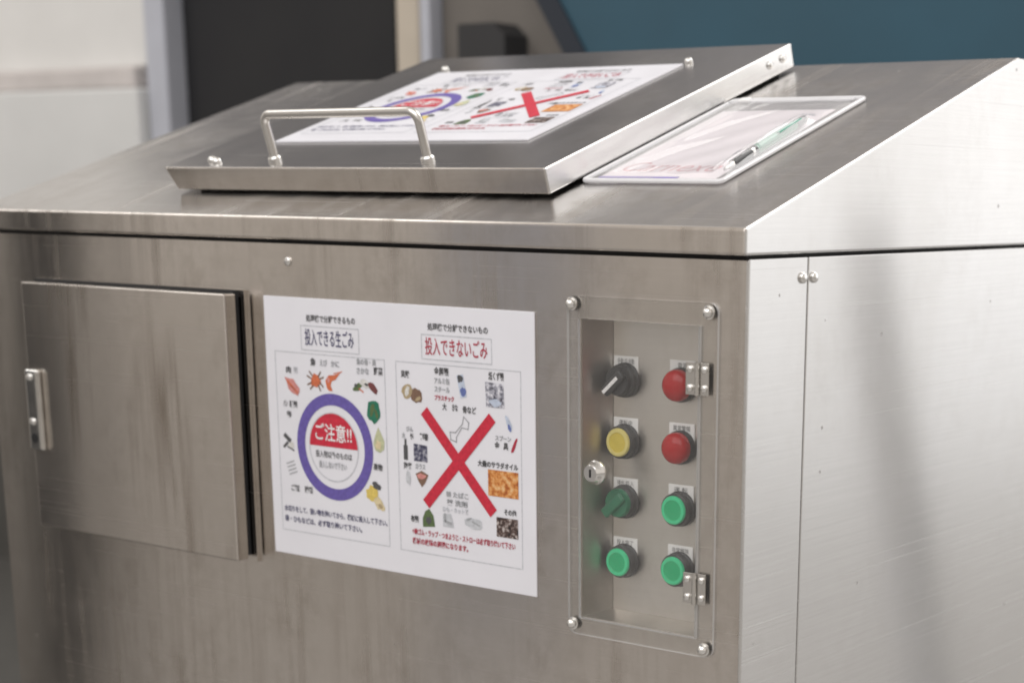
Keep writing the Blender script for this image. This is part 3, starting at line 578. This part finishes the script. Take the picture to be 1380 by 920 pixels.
    for b_, x, y, s, wd, m in (('貝殻', 213, 75, 8, 13, 'ink_black'), ('金属類', 262, 69, 9, 21, 'ink_black'), ('アルミ缶', 262, 79, 7, 22, 'ink_grey'), ('スチール', 262, 88, 7, 22, 'ink_grey'), ('プラスチック', 262, 97, 6, 28, 'ink_darkred'), ('紙くず類', 339, 69, 9, 21, 'ink_black'), ('大', 273, 106, 8, 6, 'ink_black'), ('きな', 287, 106, 8, 8, 'ink_black'), ('骨など', 302, 107, 8, 19, 'ink_black'), ('びん', 219, 134, 6, 10, 'ink_grey'), ('木', 212, 142, 7, 5, 'ink_grey'), ('竹', 224, 142, 7, 7, 'ink_black'), ('割箸', 239, 141, 8, 12, 'ink_black'), ('スプーン', 347, 133, 6, 22, 'ink_grey'), ('金', 346, 141, 8, 7, 'ink_black'), ('具', 358, 141, 8, 7, 'ink_black'), ('大量のサラダオイル', 322, 162, 7, 56, 'ink_black'), ('陶器', 214, 175, 8, 12, 'ink_black'), ('ガラス', 231, 174, 7, 15, 'ink_grey'), ('■ たばこ', 276, 200, 7, 32, 'ink_grey'), ('薬 洗剤', 276, 209, 7, 30, 'ink_grey'), ('ひも・ネット類', 270, 217, 6, 38, 'ink_line'), ('布類', 222, 233, 8, 12, 'ink_black'), ('その他', 358, 211, 7, 17, 'ink_black')):
        tx(b_, x, y, s, m, wd, bold=0.0002)
    tx('※輪ゴム・ラップ・つまようじ・ストローは必ず取り除いて下さい', 224, 247, 7.4, 'ink_darkred', 149, bold=0.0002); tx('機械の故障の原因になります。', 224, 257.5, 7.4, 'ink_darkred', 82, bold=0.0002)
    return t
notice('white printed notice with purple ring and red cross on the front panel', (0.5327, 0.0056, ZS - 0.0630), RX90)
notice('white printed notice lying on the sloping lid behind the bar handle', on_slope(0.4015, 0.4865, LH1 + 0.0024), SL, 1.052)

# ------------------------------------------------------------------ plastic pouch with paper and pen, on the hood beside the lid
PX0, PX1, PS0, PS1 = 0.908, 1.084, 0.1265, 0.4290
pouch = empty('plastic_pouch', on_slope(0, 0, 0.0), SL); tag(pouch, 'clear plastic pouch with white rim lying on the hood right of the lid', 'pouch')
rim = [(x, s, 0.0030) for x, s in rrect(PX0, PX1, PS0, PS1, 0.006)]; rim.append(rim[0])
obj('rim', tube(bmesh.new(), rim, 0.0026, 8, caps=False), 'pouch_rim', pouch, smooth=True)
def pen_line(s): return 1.0745 - (s - 0.143) * 0.055
def film_h(x, s):
    ex = min(x - PX0, PX1 - x, s - PS0, PS1 - s); e = min(1, max(0, ex / 0.014)); e = e * e * (3 - 2 * e)
    d = x - pen_line(s); on = 1 / (1 + math.exp(-(s - 0.148) / 0.006)) * 1 / (1 + math.exp((s - 0.335) / 0.006))
    hgt = 0.0034 + 0.0006 * math.sin(x * 48 + s * 21) * math.sin(s * 33 + 1.0) + 0.0003 * math.sin(x * 120 - s * 70)
    hgt += 0.0012 * math.exp(-((x - 0.935 - 0.09 * (s - 0.2)) / 0.006) ** 2)
    return 0.0030 + e * max(0.0012, hgt) + e * on * 0.0108 * math.exp(-(d / 0.011) ** 2)
bm = bmesh.new(); nx, ns = 46, 70; G = []
for j in range(ns + 1):
    G.append([bm.verts.new((PX0 + (PX1 - PX0) * i / nx, PS0 + (PS1 - PS0) * j / ns, film_h(PX0 + (PX1 - PX0) * i / nx, PS0 + (PS1 - PS0) * j / ns))) for i in range(nx + 1)])
for j in range(ns):
    for i in range(nx): bm.faces.new((G[j][i], G[j][i + 1], G[j + 1][i + 1], G[j + 1][i]))
obj('film', bm, 'pouch_film', pouch, smooth=True)
obj('zip_strip', bx((PX0 + 0.005, PS1 - 0.020, 0.0052), (PX1 - 0.006, PS1 - 0.015, 0.0076), 0.0006), 'pouch_rim', pouch)
obj('zip_slider', bx((PX0 + 0.020, PS1 - 0.023, 0.0060), (PX0 + 0.034, PS1 - 0.012, 0.0100), 0.0015), 'white_plastic', pouch)
plain('pouch_band', (0.25, 0.2, 0.55), 0.5, 0, 0.1, 60)
obj('purple_band', bx((PX0 + 0.016, PS0 + 0.0065, 0.0036), (PX0 + 0.118, PS0 + 0.0110, 0.0046), 0.0003), 'pouch_band', pouch)
plain('paper_pink', (0.88, 0.82, 0.84), 0.7, 0, 0.04, 30)
plain('ink_palered', (0.74, 0.38, 0.40), 0.6, 0, 0.2, 90)
paper = empty('paper_sheet', on_slope(0, 0, 0.0006), SL); tag(paper, 'pale pink paper with faint red script inside the clear pouch', 'paper')
obj('sheet', bx((PX0 + 0.010, PS0 + 0.014, 0.0), (PX1 - 0.016, PS1 - 0.040, 0.0012), 0.0003, 1), 'paper_pink', paper)
bm = text_bm('Carnexe', 0.044, 0.122, shear=0.32, bold=-0.0002)
for v in bm.verts: v.co = (v.co.x + 0.930, v.co.y + 0.176, 0.0015)
obj('red_lettering', flat(bm), 'ink_palered', paper)
pen = empty('pen', on_slope(0, 0, 0.0), SL); tag(pen, 'clear and green ballpoint pen with black grip inside the pouch', 'pen')
def pseg(name, s0, s1, r0, r1, mat, h=0.0084):
    return obj(name, tube(bmesh.new(), [(pen_line(s0), s0, h), (pen_line(s1), s1, h)], [r0, r1], 16), mat, pen, smooth=True)
pseg('tip', 0.150, 0.166, 0.0012, 0.0042, 'chrome'); pseg('grip', 0.1662, 0.203, 0.0048, 0.0054, 'black_plastic'); pseg('silver_ring', 0.2032, 0.2085, 0.0056, 0.0056, 'chrome'); pseg('black_ring', 0.2087, 0.214, 0.0056, 0.0056, 'black_plastic')
pseg('barrel', 0.2142, 0.305, 0.0054, 0.0052, 'pen_clear'); pseg('ink_refill', 0.2144, 0.304, 0.0046, 0.0046, 'pen_green'); pseg('end_cap', 0.3052, 0.326, 0.0052, 0.0046, 'black_plastic')
pseg('push_knob', 0.3262, 0.334, 0.0030, 0.0026, 'chrome')
obj('clip', bx((0, 0, 0), (0.0045, 0.050, 0.0014), 0.0004), 'pen_green', pen, (pen_line(0.318) + 0.0045, 0.262, 0.0125), (0, 0, 0.055))
